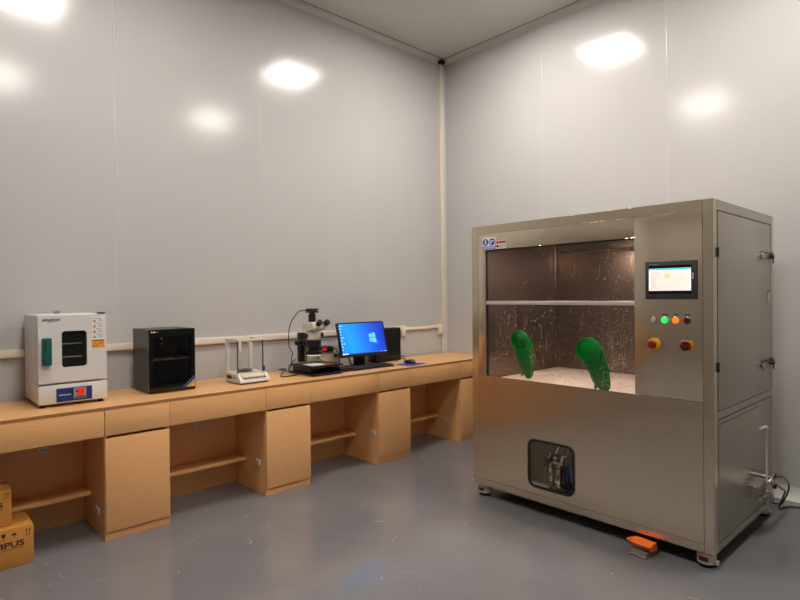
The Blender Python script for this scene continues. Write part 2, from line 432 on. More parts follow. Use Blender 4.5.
KW = .636
def knee(x):
    t = thing('kneehole_unit', '', 'kneehole unit', (x, 0, 0), 'open kneehole units between the cabinets')
    MB('wood').box(x, x+KW, -.176, -.16, .004, .731).build('back_panel', t)
    MB('wood').box(x, x+KW, -.335, -.1765, .192, .214, bv=.001, seg=1).build('shelf', t)
    MB('wood').box(x-.0012, x+KW+.0005, -D, -.6025, .588, .7315, bv=.0015).build('drawer_front', t)
    return t
KX = [c-.638 for c in CL]
KN = ['open kneehole with low shelf below the white oven, two cartons in front', 'open kneehole with low shelf below the black cabinet and the balance',
      'open kneehole with low shelf below the microscope and monitor', 'open kneehole with low shelf beside the corner cabinet, below the bare end of the worktop']
k0 = knee(KX[0]); k0['label'] = KN[0]; knees = [k0]
for i in (1, 2, 3): knees.append(dup(k0, (KX[i], 0, 0), KN[i]))
outlet(knees[0], frameY(-3.677, -.176, .47)); outlet(knees[1], frameY(-2.755, -.176, .465))
MB('wood').box(KX[0]-.02, KX[0]-.001, -.602, -.065, 0, .732).build('side_panel', knees[0])

# ------------------------------------------------------------------ drying oven
x0, x1, yf, yb, z0, z1 = -3.735, -3.390, -.42, -.035, .768, 1.263
t = thing('drying_oven', 'white laboratory drying oven with green handle at the left end of the worktop', 'oven', (-3.56, -.23, .75))
MB('white_paint').box(x0, x1, yf+.032, yb, z0, z1, bv=.006).box(x0, x1, yf, yf+.0315, z0, .872, bv=.004).build('body', t)
Fo = frameY(0, yf, 0)
hole = rrect(-3.620, -3.494, .966, 1.170, .018)
d = MB('white_paint', Fo).prism(rrect(x0+.002, x1-.001, .884, z1-.003, .004, 2), -.030, .0, holes=[hole]).build('door', t)
c = MB('ink', Fo).prism(rrect(-3.621, -3.493, .965, 1.171, .018), -.0305, -.029)
for zz in (1.02, 1.095):
    c.box(-3.616, -3.515, zz, zz+.006, -.026, -.016, 'white_plastic')
    for q in range(6): c.box(-3.60+q*.014, -3.597+q*.014, zz+.004, zz+.008, -.028, -.018, 'pan_grey')
for u, v in ((-3.59, 1.14), (-3.535, 1.14), (-3.53, 1.12), (-3.53, 1.065), (-3.525, 1.0), (-3.58, 1.05)):
    c.box(u, u+.003, v, v+.003, -.0289, -.028, 'grey_print')
c.build('oven_interior', d, label='dark oven interior with two wire racks')
MB('oven_glass', Fo).prism(rrect(-3.6195, -3.4945, .9665, 1.1695, .018), -.012, -.008).build('window_pane', d, label='dark glass viewing window')
MB('handle_green', Fo).box(-3.716, -3.672, .985, 1.137, .001, .03, bv=.007, seg=3).box(-3.707, -3.700, 1.07, 1.125, .0301, .033, 'black_matte').build('handle', d, label='green door handle')
lg = MB('ink_blue', Fo)
for q in range(9):
    u = -3.712+q*.0095
    lg.box(u, u+.0022, 1.226, 1.242, .0003, .001).box(u, u+.007, 1.2255+.006*(q % 3), 1.2288+.006*(q % 3), .0003, .001).box(u+.005, u+.007, 1.226+.004*(q % 2), 1.242, .0003, .001)
lg.box(-3.685, -3.655, 1.219, 1.2215, .0003, .001, 'grey_print')
lg.build('maker_lettering', d, label='small blue lettering')
lb = MB('white_print', Fo).box(-3.468, -3.402, 1.112, 1.248, .0003, .001).box(-3.468, -3.402, 1.068, 1.106, .0003, .001, 'warn_orange').box(-3.468, -3.402, 1.106, 1.112, .0003, .001, 'ink')
for q in range(4):
    v = 1.22-q*.031
    lb.add([(-3.464, v-.004, .0012), (-3.444, v-.004, .0012), (-3.454, v+.012, .0012)], [[0, 1, 2]], 'ink')
    lb.add([(-3.4615, v-.0025, .0014), (-3.4465, v-.0025, .0014), (-3.454, v+.0095, .0014)], [[0, 1, 2]], 'warn_orange')
    lb.box(-3.4548, -3.4532, v, v+.006, .0014, .0016, 'ink')
    lb.box(-3.466, -3.404, v+.0195, v+.0205, .001, .0012, 'grey_print')
    for e in range(3): lb.box(-3.447+e*.011, -3.441+e*.011, v+.0145, v+.0175, .001, .0013, 'ink')
    for e in range(4): lb.box(-3.436, -3.412+.006*((q+e) % 2), v+.009-e*.004, v+.0105-e*.004, .001, .0013, 'grey_print')
lb.add([(-3.464, 1.073, .0012), (-3.436, 1.073, .0012), (-3.450, 1.098, .0012)], [[0, 1, 2]], 'ink')
lb.add([(-3.4605, 1.075, .0014), (-3.4395, 1.075, .0014), (-3.450, 1.0945, .0014)], [[0, 1, 2]], 'warn_orange')
for e in range(3): lb.box(-3.432, -3.41, 1.089+e*.005, 1.0908+e*.005, .001, .0013, 'sign_red')
lb.build('warning_label', d, label='white and orange warning label with triangle symbols')
cp = MB('panel_blue', Fo).box(-3.650, -3.472, .776, .852, .0005, .005, bv=.001, seg=1).build('control_panel', t, label='blue control panel with red digits')
dp = MB('grey_print', Fo).box(-3.566, -3.502, .787, .848, .0051, .008, bv=.001, seg=1)
dp.box(-3.557, -3.545, .823, .835, .0081, .0086, 'dark_red').box(-3.548, -3.512, .806, .842, .0081, .0086, 'dark_red')
dp.build('display', cp)
rd = MB('led_red', Fo)
for r_ in (0, 1):
    for q in range(4):
        u = -3.546+q*.0088; v = .825-r_*.0175
        rd.box(u, u+.0062, v+.0125, v+.0145, .0087, .0094).box(u, u+.0062, v+.006, v+.008, .0087, .0094).box(u, u+.0062, v, v+.002, .0087, .0094)
        rd.box(u, u+.002, v+.0082, v+.0123, .0087, .0094).box(u+.0042, u+.0062, v+.0022, v+.0058, .0087, .0094).box(u+.0042, u+.0062, v+.0082, v+.0123, .0087, .0094)
rd.build('red_digits', cp)
bt = MB('ink', Fo)
for q in range(5): bt.box(-3.561+q*.0115, -3.5535+q*.0115, .791, .799, .0081, .010, 'dark_red' if q < 1 else 'ink')
bt.build('buttons', cp)
lt = MB('white_print', Fo)
for q in range(8): lt.box(-3.638+q*.0075, -3.633+q*.0075, .811+.001*(q % 2), .8165, .0051, .0056)
lt.build('panel_lettering', cp)
for u in (x0+.025, x1-.03):
    for v in (yf+.03, yb-.03): MB('black_matte').cyl((u, v, .7503), (u, v, z0), .016, .013, 16).build('foot', t)
v = MB('steel_bright').cyl((-3.60, -.2, z1), (-3.60, -.2, z1+.012), .018).cyl((-3.60, -.2, z1+.012), (-3.60, -.2, z1+.02), .026, .01); v.build('vent_cap', t)
MB('handle_green').box(-3.43, -3.392, -.41, -.37, z1+.0005, z1+.008, bv=.002).build('hinge_cap', t, label='green hinge cap')

# ------------------------------------------------------------------ black dry cabinet
x0, x1, yf, yb, z0, z1 = -3.146, -2.856, -.398, -.10, .755, 1.152
t = thing('dry_storage_cabinet', 'black dry storage cabinet with dark glass door standing between the oven and the balance', 'storage cabinet', (-3.0, -.22, .75))
b = MB('black_side').box(x0, x0+.004, yf+.025, yb, z0, z1, bv=.001, seg=1).box(x1-.004, x1, yf+.025, yb, z0, z1).box(x0+.004, x1-.004, yb-.004, yb, z0, z1, 'black')
b.box(x0+.004, x1-.004, yf+.025, yb-.004, z1-.004, z1).box(x0+.004, x1-.004, yf+.025, yb-.004, z0, z0+.03, 'black').build('body', t)
Fd = frameY(0, yf, 0)
gl = rect(x0+.028, x1-.028, z0+.05, z1-.045)
d = MB('black_gloss', Fd).prism(rrect(x0, x1, z0, z1, .003, 2), -.024, 0, holes=[gl]).build('door', t, label='black glossy door frame')
MB('tinted_glass', Fd).prism(rect(x0+.0285, x1-.0285, z0+.0505, z1-.0455), -.010, -.005).build('glass_pane', d)
MB('white_plastic').box(x0+.006, x1-.006, yf+.028, yb-.01, .955, .960).build('inner_shelf', t)
MB('black').box(-2.972, -2.955, yf+.05, yf+.054, z0+.031, z1-.005).build('inner_divider', t)
MB('led_dim_red', Fd).cyl((-3.066, 1.062, .0005), (-3.066, 1.062, .003), .004, n=12).build('indicator_light', d, label='small red indicator light')
lg = MB('white_print', Fd)
for a, b_, c_, d_ in ((-3.132, -3.106, 1.133, 1.1375), (-3.132, -3.124, 1.137, 1.141), (-3.116, -3.106, 1.138, 1.142), (-3.103, -3.096, 1.134, 1.1355), (-3.094, -3.087, 1.136, 1.138)):
    lg.box(a, b_, c_, d_, .0003, .001)
lg.build('maker_lettering', d)
MB('white_print', Fd).box(-3.072, -3.066, 1.094, 1.097, .0003, .001).build('status_mark', d)
s = MB('sticker_blue', Fd)
s.add([(-2.945, .772, .0008), (-2.858, .772, .0008), (-2.858, .850, .0008)], [[0, 1, 2]])
s.add([(-2.935, .772, .0010), (-2.925, .772, .0010), (-2.858, .832, .0010), (-2.858, .841, .0010)], [[0, 1, 2, 3]], 'ink')
s.add([(-2.912, .774, .0012), (-2.860, .774, .0012), (-2.860, .821, .0012)], [[0, 1, 2]], 'sticker_yellow')
s.add([(-2.898, .778, .0014), (-2.891, .778, .0014), (-2.862, .804, .0014), (-2.862, .810, .0014)], [[0, 1, 2, 3]], 'sticker_blue')
s.build('corner_sticker', d, label='blue and yellow triangular corner sticker')
kn = MB('black').cyl((-3.126, yf-.0005, .95), (-3.126, yf-.014, .95), .009, n=16); kn.build('lock', d)
for u in (x0+.03, x1-.03):
    for v in (yf+.04, yb-.03): MB('black_matte').cyl((u, v, .7503), (u, v, z0), .014, n=12).build('foot', t)

# ------------------------------------------------------------------ analytical balance
x0, x1, yf, yb = -2.572, -2.350, -.470, -.235
t = thing('analytical_balance', 'white analytical balance with clear glass draft shield, left of the microscope', 'balance', (-2.46, -.34, .75))
Fs = Matrix(((0, 0, 1, 0), (1, 0, 0, 0), (0, 1, 0, 0), (0, 0, 0, 1)))   # u = y, v = z, w = x
pr = [(yb, .758), (yf+.01, .758), (yf, .764), (yf+.003, .778), (yf+.050, .818), (yb, .822)]
MB('white_plastic', Fs).prism(pr[::-1], x0, x1).build('base', t)
b = MB('black_matte').box(x0+.006, x1-.006, yf+.015, yb-.006, .7535, .7577); b.build('underside', t)
for u in (x0+.03, x1-.03):
    for v in (yf+.04, yb-.03): MB('dark_grey').cyl((u, v, .7503), (u, v, .7535), .013, n=12).build('foot', t)
p = Vector((0, yf+.003, .778)); q = Vector((0, yf+.050, .818)); vd = (q-p).normalized(); nd = Vector((0, -vd.z, vd.y))
Fp = Matrix(((1, 0, 0, 0), (0, vd.y, nd.y, p.y), (0, vd.z, nd.z, p.z), (0, 0, 0, 1)))
cp = MB('grey_print', Fp).box(x0+.02, x1-.02, .006, .056, .0003, .0025, bv=.001, seg=1).build('control_panel', t)
MB('balance_amber', Fp).box(x0+.03, x1-.03, .028, .053, .0026, .004).build('display', cp)
b = MB('dark_grey', Fp)
for i in range(6): b.box(x0+.034+i*.028, x0+.054+i*.028, .010, .020, .0026, .005, bv=.001, seg=1)
b.build('buttons', cp)
MB('black_matte').box(x0-.0012, x0-.0003, yb-.10, yb-.03, .780, .803).box(x0-.0012, x0-.0003, yb-.15, yb-.12, .782, .80, 'grey_print').build('side_label', t, label='dark type label')
m = MB('pan_grey').cyl((-2.46, -.315, .8225), (-2.46, -.315, .832), .012).cyl((-2.46, -.315, .832), (-2.46, -.315, .836), .055, n=32); m.build('weighing_pan', t)
for u in (x0+.014, x1-.034): MB('white_plastic').box(u-.013, u+.013, yb-.024, yb-.002, .8222, 1.045, bv=.003).build('rear_post', t)
for u in (x0+.006, x1-.024): MB('pan_grey').box(u-.004, u+.004, -.420, -.412, .8222, 1.048, bv=.001, seg=1).build('front_post', t)
f = MB('white_plastic', Matrix.Translation((0, 0, 1.046))).prism(rrect(x0, x1-.018, -.426, yb+.0, .006, 3), 0, .013, holes=[rect(x0+.03, x1-.04, -.40, yb-.028)])
f.build('top_frame', t)
MB('black_matte').box(-2.432, -2.375, -.424, -.412, 1.050, 1.0565, bv=.001, seg=1).build('top_handle', t)
MB('white_plastic').box(-2.495, -2.475, yb-.06, yb-.04, .96, 1.0455, bv=.003).build('door_grip', t)
for nm, bx in (('front_glass', (x0+.012, x1-.03, -.418, -.416, .8225, 1.0455)), ('side_glass', (x0+.003, x0+.005, -.410, yb-.026, .8225, 1.0455)), ('side_glass', (x1-.024, x1-.022, -.410, yb-.026, .8225, 1.0455)), ('rear_glass', (x0+.03, x1-.05, yb-.014, yb-.012, .8225, 1.0455))):
    MB('clear_glass').box(*bx).build(nm, t)
MB('dark_grey').box(x1-.026, x1-.014, -.430, -.418, .83, .862, bv=.002).build('door_knob', t)

# ------------------------------------------------------------------ stereo microscope
ax, ay = -1.903, -.36
t = scope = thing('stereo_microscope', 'ivory and black stereo microscope with camera on top, on a black stand', 'microscope', (-1.9, -.32, .75))
MB('black').box(-2.015, -1.745, -.515, -.165, .7515, .768, bv=.006).box(-2.00, -1.94, -.50, -.18, .7503, .752).box(-1.84, -1.76, -.50, -.18, .7503, .752).build('base', t)
m = MB('black').box(-2.0, -1.95, -.46, -.20, .7682, .81, bv=.01).box(-1.955, -1.80, -.40, -.20, .7682, .81, bv=.004).box(-1.80, -1.765, -.45, -.2, .7682, .80, bv=.006); m.build('stage_support', t)
MB('black').box(-2.02, -1.725, -.50, -.20, .8102, .826, bv=.005).build('stage', t)
MB('white_print').box(-1.99, -1.87, -.465, -.33, .8262, .829).box(-1.868, -1.80, -.455, -.37, .8262, .8285, 'sign_red').build('specimen_plate', t, label='white and red specimen plate on the stage')
for v in (-.42, -.26): MB('black').cyl((-1.7445, v, .79), (-1.72, v, .79), .014).build('stage_knob', t)
MB('black').box(-1.922, -1.857, -.195, -.150, .8264, 1.062, bv=.004).build('column', t)
MB('brass').box(-1.880, -1.866, -.1965, -.1952, .83, .985).build('scale_strip', t, label='brass strip on the column')
m = MB('black').box(-1.936, -1.846, -.235, -.196, .955, 1.01, bv=.006).box(-1.932, -1.852, -.30, -.235, .965, 1.005, bv=.006).rings([((ax, ay, .955), .052), ((ax, ay, .96), .058), ((ax, ay, 1.008), .058), ((ax, ay, 1.013), .052)], 32); m.build('focus_arm', t)
for sgn in (-1, 1):
    u = -1.891+sgn*.048
    MB('black_matte').rings([((u, -.216, .985), .012), ((u+sgn*.012, -.216, .985), .012), ((u+sgn*.013, -.216, .985), .02), ((u+sgn*.034, -.216, .985), .02), ((u+sgn*.036, -.216, .985), .018)], 24).build('focus_knob', t)
m = MB('ivory_metal').rings([((ax, ay, 1.0132), .046), ((ax, ay, 1.02), .052), ((ax, ay, 1.06), .056), ((ax, ay, 1.082), .050), ((ax, ay, 1.088), .050)], 36)
m.box(ax-.05, ax+.05, ay-.01, ay+.05, 1.02, 1.085, bv=.015, seg=3); m.build('zoom_body', t)
for sgn in (-1, 1):
    u = ax+sgn*.053
    MB('black_matte').rings([((u, ay+.005, 1.05), .01), ((u+sgn*.01, ay+.005, 1.05), .01), ((u+sgn*.011, ay+.005, 1.05), .018), ((u+sgn*.032, ay+.005, 1.05), .017)], 24).build('zoom_knob', t)
# binocular head: wedge widening towards the back, sloping up to the eyepieces
hp = [(ay+.085, 1.122), (ay+.06, 1.0885), (ay-.055, 1.0885), (ay-.09, 1.104), (ay-.075, 1.148), (ay-.02, 1.152), (ay+.05, 1.14)]
hb = MB('ivory_metal', Fs).prism(hp[::-1], ax-.058, ax+.058)
me = hb.build('binocular_head', t)
bv = me.modifiers.new('bevel', 'BEVEL'); bv.width = .012; bv.segments = 3; bv.limit_method = 'ANGLE'; bv.angle_limit = .5
for sgn in (-1, 1):
    p = Vector((ax+sgn*.030+.012, ay-.072, 1.127)); dr = Vector((sgn*.10+.12, -.80, .52)).normalized()
    e = MB('ivory_metal').rings([(p-dr*.02, .027), (p+dr*.012, .026), (p+dr*.018, .022)], 24).build('eyepiece_tube', t)
    MB('black_matte').rings([(p+dr*.0182, .020), (p+dr*.028, .021), (p+dr*.055, .022), (p+dr*.060, .017)], 24).build('eyecup', e, label='black eyecup')
MB('black').rings([((ax, ay+.02, 1.1525), .026), ((ax, ay+.02, 1.156), .029), ((ax, ay+.02, 1.212), .029), ((ax, ay+.02, 1.216), .022), ((ax, ay+.02, 1.2225), .022)], 28).build('camera_tube', t)
cm = MB('black').box(ax-.034, ax+.036, ay-.02, ay+.06, 1.2228, 1.256, bv=.004).box(ax+.046-.03, ax+.03, ay-.0215, ay-.0202, 1.235, 1.243, 'grey_print'); cm.build('camera', t, label='small black camera on top')
MB('black').rings([((ax, ay, .9545), .05), ((ax, ay, .93), .048), ((ax, ay, .926), .066), ((ax, ay, .905), .068), ((ax, ay, .900), .06)], 36).build('ring_lamp', t)
MB('ring_light').torus((ax, ay, .8985), (0, 0, 1), .05, .006, 32, 8).build('ring_light_tube', t)
MB('black').tube([(ax+.02, ay, .90), (ax+.05, ay-.005, .86), (ax+.07, ay-.02, .846)], .003).build('gooseneck', t)

t = ctl = thing('light_controller', 'small black lamp controller with red digits on top of the white power box', 'controller', (-1.66, -.15, .89))
c = MB('black').box(-1.735, -1.60, -.205, -.10, .8905, .935, bv=.006).build('housing', t)
r_ = MB('dark_red').box(-1.722, -1.668, -.2065, -.2052, .902, .926)
for u in (-1.714, -1.692):
    for z in (.905, .913, .921): r_.box(u, u+.014, -.2078, -.2066, z, z+.0028, 'led_red')
    r_.box(u, u+.003, -.2078, -.2066, .9165, .92, 'led_red').box(u+.011, u+.014, -.2078, -.2066, .9085, .912, 'led_red').box(u+.011, u+.014, -.2078, -.2066, .9165, .92, 'led_red')
r_.build('red_display', t, label='red digit display')
MB('black_matte').cyl((-1.632, -.2055, .913), (-1.632, -.222, .913), .012, .010).build('knob', t)
t = thing('lamp_power_box', 'white box with two black knobs behind the microscope, under the black controller', 'power box', (-1.63, -.13, .75))
MB('ivory_metal').box(-1.735, -1.535, -.185, -.075, .756, .8895, bv=.005).build('housing', t)
for z in (.785, .852): MB('black').rings([((-1.572, -.1855, z), .014), ((-1.572, -.205, z), .0125), ((-1.572, -.207, z), .009)], 20).build('knob', t)
for u in (-1.72, -1.55):
    for v in (-.17, -.09): MB('black_matte').cyl((u, v, .7503), (u, v, .756), .008, n=10).build('foot', t)
t = thing('power_adapter', 'flat black adapter box on the worktop right of the microscope stand', 'adapter', (-1.66, -.40, .75))
MB('black').box(-1.728, -1.60, -.47, -.36, .7505, .782, bv=.006).build('housing', t)
MB('black_matte').box(-1.71, -1.62, -.455, -.375, .7822, .785, bv=.002, seg=1).build('raised_lid', t)

def cable(name, label, pts, r, m='black', parent=None):
    return MB(m).tube(pts, r).build(name, parent, label=label or None) if parent else MB(m).tube(pts, r).build(name, label=label, cat='cable', loc=pts[0])
cable('camera_cable', 'thin black cable looping from the microscope camera down the left side', [(ax-.035, ay+.03, 1.242), (-1.985, -.28, 1.232), (-2.04, -.255, 1.15), (-2.06, -.25, 1.05), (-2.05, -.24, .965), (-1.99, -.19, .91), (-1.965, -.14, .87), (-1.97, -.135, .80), (-1.99, -.13, .754)], .0035, parent=scope)
cable('stand_cable', 'black cable looped on the worktop left of the microscope stand', [(-1.945, -.17, .85), (-2.0, -.20, .835), (-2.06, -.245, .80), (-2.065, -.28, .77), (-2.02, -.15, .765), (-2.06, -.10, .775), (-2.10, -.27, .80), (-2.15, -.31, .785), (-2.185, -.345, .757), (-2.13, -.36, .7545), (-2.016, -.36, .760)], .0038, parent=scope)
cable('controller_cable', 'black cable arching from the lamp controller down to the worktop', [(-1.599, -.16, .918), (-1.57, -.18, .91), (-1.545, -.20, .86), (-1.54, -.20, .80), (-1.56, -.22, .768), (-1.60, -.25, .756)], .0045, parent=ctl)

# ------------------------------------------------------------------ computer
cx, cy, cz, tilt, wd = -1.359, -.300, .986, .251, .494
hh = wd*9/16+.012
Rm = Matrix.Translation((cx, cy, cz)) @ Matrix.Rotation(-.016, 4, 'Z') @ Matrix.Rotation(-tilt, 4, 'X') @ frameY(0, 0, 0)
t = mon = thing('computer_monitor', 'black flat monitor showing a blue desktop, tilted back on the worktop', 'monitor', (cx, -.27, .75))
w2, h2 = wd/2, hh/2
MB('black', Rm).prism(rrect(-w2, w2, -h2, h2, .004, 3), -.030, 0, holes=[rect(-w2+.009, w2-.009, -h2+.022, h2-.009)]).box(-w2+.004, w2-.004, -h2+.004, h2-.004, -.034, -.022).build('bezel', t)
sm = MB('desktop_picture', Rm).box(-w2+.0092, w2-.0092, -h2+.0222, h2-.0092, -.012, -.004).build('screen', t, label='lit blue desktop screen', smooth=0)
lg = MB('logo_blue', Rm)
u, v = .065, .005
for a, b_, c_, d_ in ((0, .030, .004, .034), (.034, .07, .003, .038), (0, .030, -.034, -.0), (.034, .07, -.038, -.001)):
    k_ = .10
    lg.add([(u+a, v+c_+(.0-a)*k_*(1 if c_ < 0 else 0), -.0035), (u+b_, v+c_-(b_*k_ if c_ < 0 else 0), -.0035), (u+b_, v+d_+(b_*k_ if c_ > 0 else 0), -.0035), (u+a, v+d_+(a*k_ if c_ > 0 else 0), -.0035)], [[0, 1, 2, 3]])
lg.add([(u+.07, v-.045, -.0036), (u+.09, v-.062, -.0036), (u+.078, v+.0, -.0036), (u+.07, v+.0, -.0036)], [[0, 1, 2, 3]], 'logo_beam')
lg.build('window_logo', sm)
ic = MB('icon_white', Rm)
for q in range(9):
    v = h2-.03-q*.025
    ic.box(-w2+.018, -w2+.026, v, v+.008, -.0035, -.003)
    if q < 1 or q in (4, 6): ic.box(-w2+.038, -w2+.046, v, v+.008, -.0035, -.003)
ic.box(-w2+.0095, -w2+.07, -h2+.0225, -h2+.031, -.0036, -.0032)
for u in (.17, .205, .215, .225): ic.box(u, u+.006, -h2+.0245, -h2+.029, -.0034, -.003)
ic.box(-w2+.07, w2-.0095, -h2+.0225, -h2+.031, -.0038, -.0034, 'taskbar')
ic.build('desktop_icons', sm)
m = MB('black').box(cx-.05, cx+.05, -.262, -.215, .757, .90, bv=.01); m.box(cx-.06, cx+.06, -.268, -.235, .89, .97, bv=.008); m.build('stand_neck', t)
MB('black').box(cx-.11, cx+.11, -.325, -.16, .7505, .757, bv=.003).build('stand_foot', t)
t = pcase = thing('desktop_computer', 'black desktop computer case standing behind the right side of the monitor', 'computer', (-.96, -.11, .75))
MB('black').box(-1.14, -.838, -.205, -.095, .754, 1.055, bv=.005).build('case', t)
MB('black_gloss').box(-1.13, -.848, -.2072, -.2052, .765, 1.046, bv=.001, seg=1).build('front_panel', t)
for u in (-1.11, -.865): MB('black_matte').box(u-.012, u+.012, -.195, -.105, .7503, .7538).build('foot', t)
cable('computer_cables', 'thin black cables spilling from the right side of the computer case', [(-.845, -.0945, .80), (-.80, -.07, .805), (-.745, -.10, .80), (-.79, -.14, .785), (-.74, -.16, .775), (-.80, -.14, .760), (-.76, -.19, .7535), (-.84, -.26, .7535), (-.90, -.30, .7535)], .003, parent=pcase)
MB('black').tube([(-1.52, -.10, .80), (-1.50, -.17, .86), (-1.47, -.23, .83), (-1.46, -.25, .78), (-1.40, -.20, .757)], .007).build('monitor_cable', mon)

t = thing('keyboard', 'black keyboard lying in front of the monitor', 'keyboard', (-1.385, -.41, .75))
Kz = Matrix.Translation((-1.385, -.412, .7505)) @ Matrix.Rotation(.0, 4, 'Z') @ Matrix.Rotation(.05, 4, 'X')
MB('black', Kz).box(-.215, .215, -.068, .068, .004, .016, bv=.004).build('housing', t)
k = MB('black_matte', Kz)
for r_ in range(5):
    for c_ in range(19):
        if c_ == 14 or (r_ == 0 and 4 <= c_ <= 8): continue
        k.box(-.207+c_*.0219, -.189+c_*.0219, -.060+r_*.024, -.041+r_*.024, .0162, .021, bv=.002, seg=1)
k.box(-.207+4*.0219, -.189+8*.0219, -.060, -.041, .0162, .021)
k.box(-.209, .208, -.062, .057, .0155, .0166); k.build('keys', t)
t = thing('mouse_pad', 'thin blue mouse pad on the worktop right of the keyboard', 'mouse pad', (-.98, -.49, .75))
Mp = Matrix.Translation((-.985, -.487, .7503)) @ Matrix.Rotation(.16, 4, 'Z')
MB('pad_blue', Mp).prism(rrect(-.11, .11, -.092, .092, .012, 4), 0, .003).build('pad', t)
t = mouse = thing('computer_mouse', 'black computer mouse resting on the blue mouse pad', 'mouse', (-.97, -.455, .7535))
Mm = Matrix.Translation((-.965, -.455, .7536)) @ Matrix.Rotation(.25, 4, 'Z')
vs = []; fs = []; n = 24
prof = [(1., 0), (1.03, .006), (.98, .016), (.82, .026), (.55, .033), (.2, .036)]
for s_, z in prof:
    for q in range(n):
        a = 2*PI*q/n; vs.append((.031*s_*math.cos(a), .056*s_*math.sin(a)*(1 if math.sin(a) < 0 else .95), z*(1-.12*math.sin(a))))
for j in range(len(prof)-1):
    for q in range(n): fs.append([j*n+q, j*n+(q+1) % n, (j+1)*n+(q+1) % n, (j+1)*n+q])
fs.append(list(range(n))[::-1]); fs.append([(len(prof)-1)*n+q for q in range(n)])
MB('black', Mm).add(vs, fs).build('shell', t)
MB('dark_grey', Mm).cyl((-.004, -.030, .032), (.004, -.030, .032), .007, n=14).build('wheel', t)
cable('mouse_cable', 'thin black mouse cord running back across the worktop', [(-.952, -.40, .766), (-.94, -.36, .757), (-.86, -.33, .7535), (-.79, -.30, .7535)], .002, parent=mouse)

# ------------------------------------------------------------------ cartons
def carton(name, label, xr, xl, yf, yb, zb, h, k):
    t = thing(name, label, 'cardboard box', ((xl+xr)/2, (yf+yb)/2, zb), 'cartons in the left kneehole')
    b = MB('cardboard').box(xl, xr, yf, yb, zb, zb+h-.006, bv=.003)
    b.build('box', t)
    ym = (yf+yb)/2
    f = MB('cardboard')
    f.box(xl+.001, xr-.001, yf+.001, ym-.002, zb+h-.0058, zb+h-.001, bv=.001, seg=1).box(xl+.001, xr-.001, ym+.002, yb-.001, zb+h-.0058, zb+h-.001, bv=.001, seg=1)
    f.build('top_flaps', t)
    MB('tape').box(xl+.0005, xr+.0008, ym-.02, ym+.02, zb+h-.001, zb+h-.0004).box(xr+.0003, xr+.0009, ym-.02, ym+.02, zb+h-.06, zb+h-.001).build('packing_tape', t)
    F = frameY(xr, yf, zb)
    p = MB('carton_ink', F)
    S = .042*k
    for i_, (du, dv) in enumerate(((0, 0), (.0012, .0004), (-.0012, .0004), (.0006, -.0006), (-.0006, -.0006))):
        p.text('OLYMPUS', S, -.041*k+du*k, h*.525+dv, .0003+i_*.00012, F=None, ext=.0002, sx=1.24, align='RIGHT')
    p.box(-.27*k, -.042*k, h*.475, h*.487, .0002, .0008)
    # handling marks: two arrows over a bar, umbrella, stemmed glass
    a0 = -.032*k; v = h*.745; q = .033*k
    for d_ in (0, .013*k):
        p.box(a0+d_, a0+d_+.0022*k, v+.004*k, v+q*.8, .0002, .0008)
        p.add([(a0+d_-.0035*k, v+q*.72, .0006), (a0+d_+.0057*k, v+q*.72, .0006), (a0+d_+.0011*k, v+q*1.05, .0006)], [[0, 1, 2]])
    p.box(a0-.005*k, a0+.020*k, v, v+.002*k, .0002, .0008)
    a1 = -.084*k
    p.prism([(a1+.012*k*math.cos(PI*i/8), v+q*.45+.011*k*math.sin(PI*i/8)) for i in range(9)], .0002, .0008)
    p.box(a1-.001*k, a1+.001*k, v+.002*k, v+q*.45, .0002, .0008)
    a2 = -.128*k
    p.prism([(a2+.009*k, v+q*.95), (a2-.009*k, v+q*.95), (a2-.007*k, v+q*.5), (a2, v+q*.35), (a2+.007*k, v+q*.5)], .0002, .0008)
    p.box(a2-.001*k, a2+.001*k, v+.001, v+q*.4, .0002, .0008).box(a2-.006*k, a2+.006*k, v, v+.002*k, .0002, .0008)
    p.build('printing', t, label='black printed lettering and handling symbols')
    return t
carton('cardboard_carton', 'lower cardboard carton on the floor in the left kneehole, bearing the other carton', -3.796, -4.085, -.606, -.365, .0008, .197, 1.)
carton('cardboard_carton', 'smaller cardboard carton stacked on top of the floor carton', -3.881, -4.07, -.552, -.40, .1985, .19, .85)

# ------------------------------------------------------------------ stainless steel washing cabinet
MX, Y0, Y1, XB, Z0, Z1 = -1.427, -1.553, -3.048, -.394, .080, 1.803
t = wash = thing('washing_cabinet', 'large stainless steel glove box washing cabinet with window on casters', 'washing cabinet', ((MX+XB)/2, (Y0+Y1)/2, 0))
FX = frameX(MX, 0, 0)                # u = -y
def fx(mb, y0, y1, z0, z1, th=.006, m=None, bv=.0003):
    return mb.box(MX, MX+th, min(y0, y1), max(y0, y1), z0, z1, m, bv=bv, seg=2)
G = .0014
# structural frame: corner posts and rails seen on the front and right side
for a0_, a1_ in ((MX, MX+.05), (XB-.05, XB)):
    MB('steel').box(a0_, a1_, Y0-.055, Y0, Z0, Z1, bv=.001, seg=1).build('corner_post', t)
    MB('steel').box(a0_, a1_, Y1, Y1+.047, Z0, Z1, bv=.001, seg=1).build('corner_post', t)
for z0_, z1_ in ((1.752, Z1), (Z0, .122)):
    MB('steel').box(MX, MX+.006, Y1+.047+G, Y0-.055-G, z0_, z1_).build('front_rail', t)
for z0_, z1_ in ((1.752, Z1), (.728, .765), (Z0, .118)):
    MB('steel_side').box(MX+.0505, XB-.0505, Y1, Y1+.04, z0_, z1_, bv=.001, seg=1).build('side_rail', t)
b = MB('dark_gap').box(MX+.0066, MX+.0076, Y1+.05, Y0-.06, .085, .15).box(MX+.0066, MX+.0076, Y1+.05, Y0-.06, 1.70, 1.798).box(MX+.008, MX+.012, Y1+.05, -2.68, .80, 1.75).box(MX+.0515, XB-.0515, Y1+.012, Y1+.015, .119, 1.751)
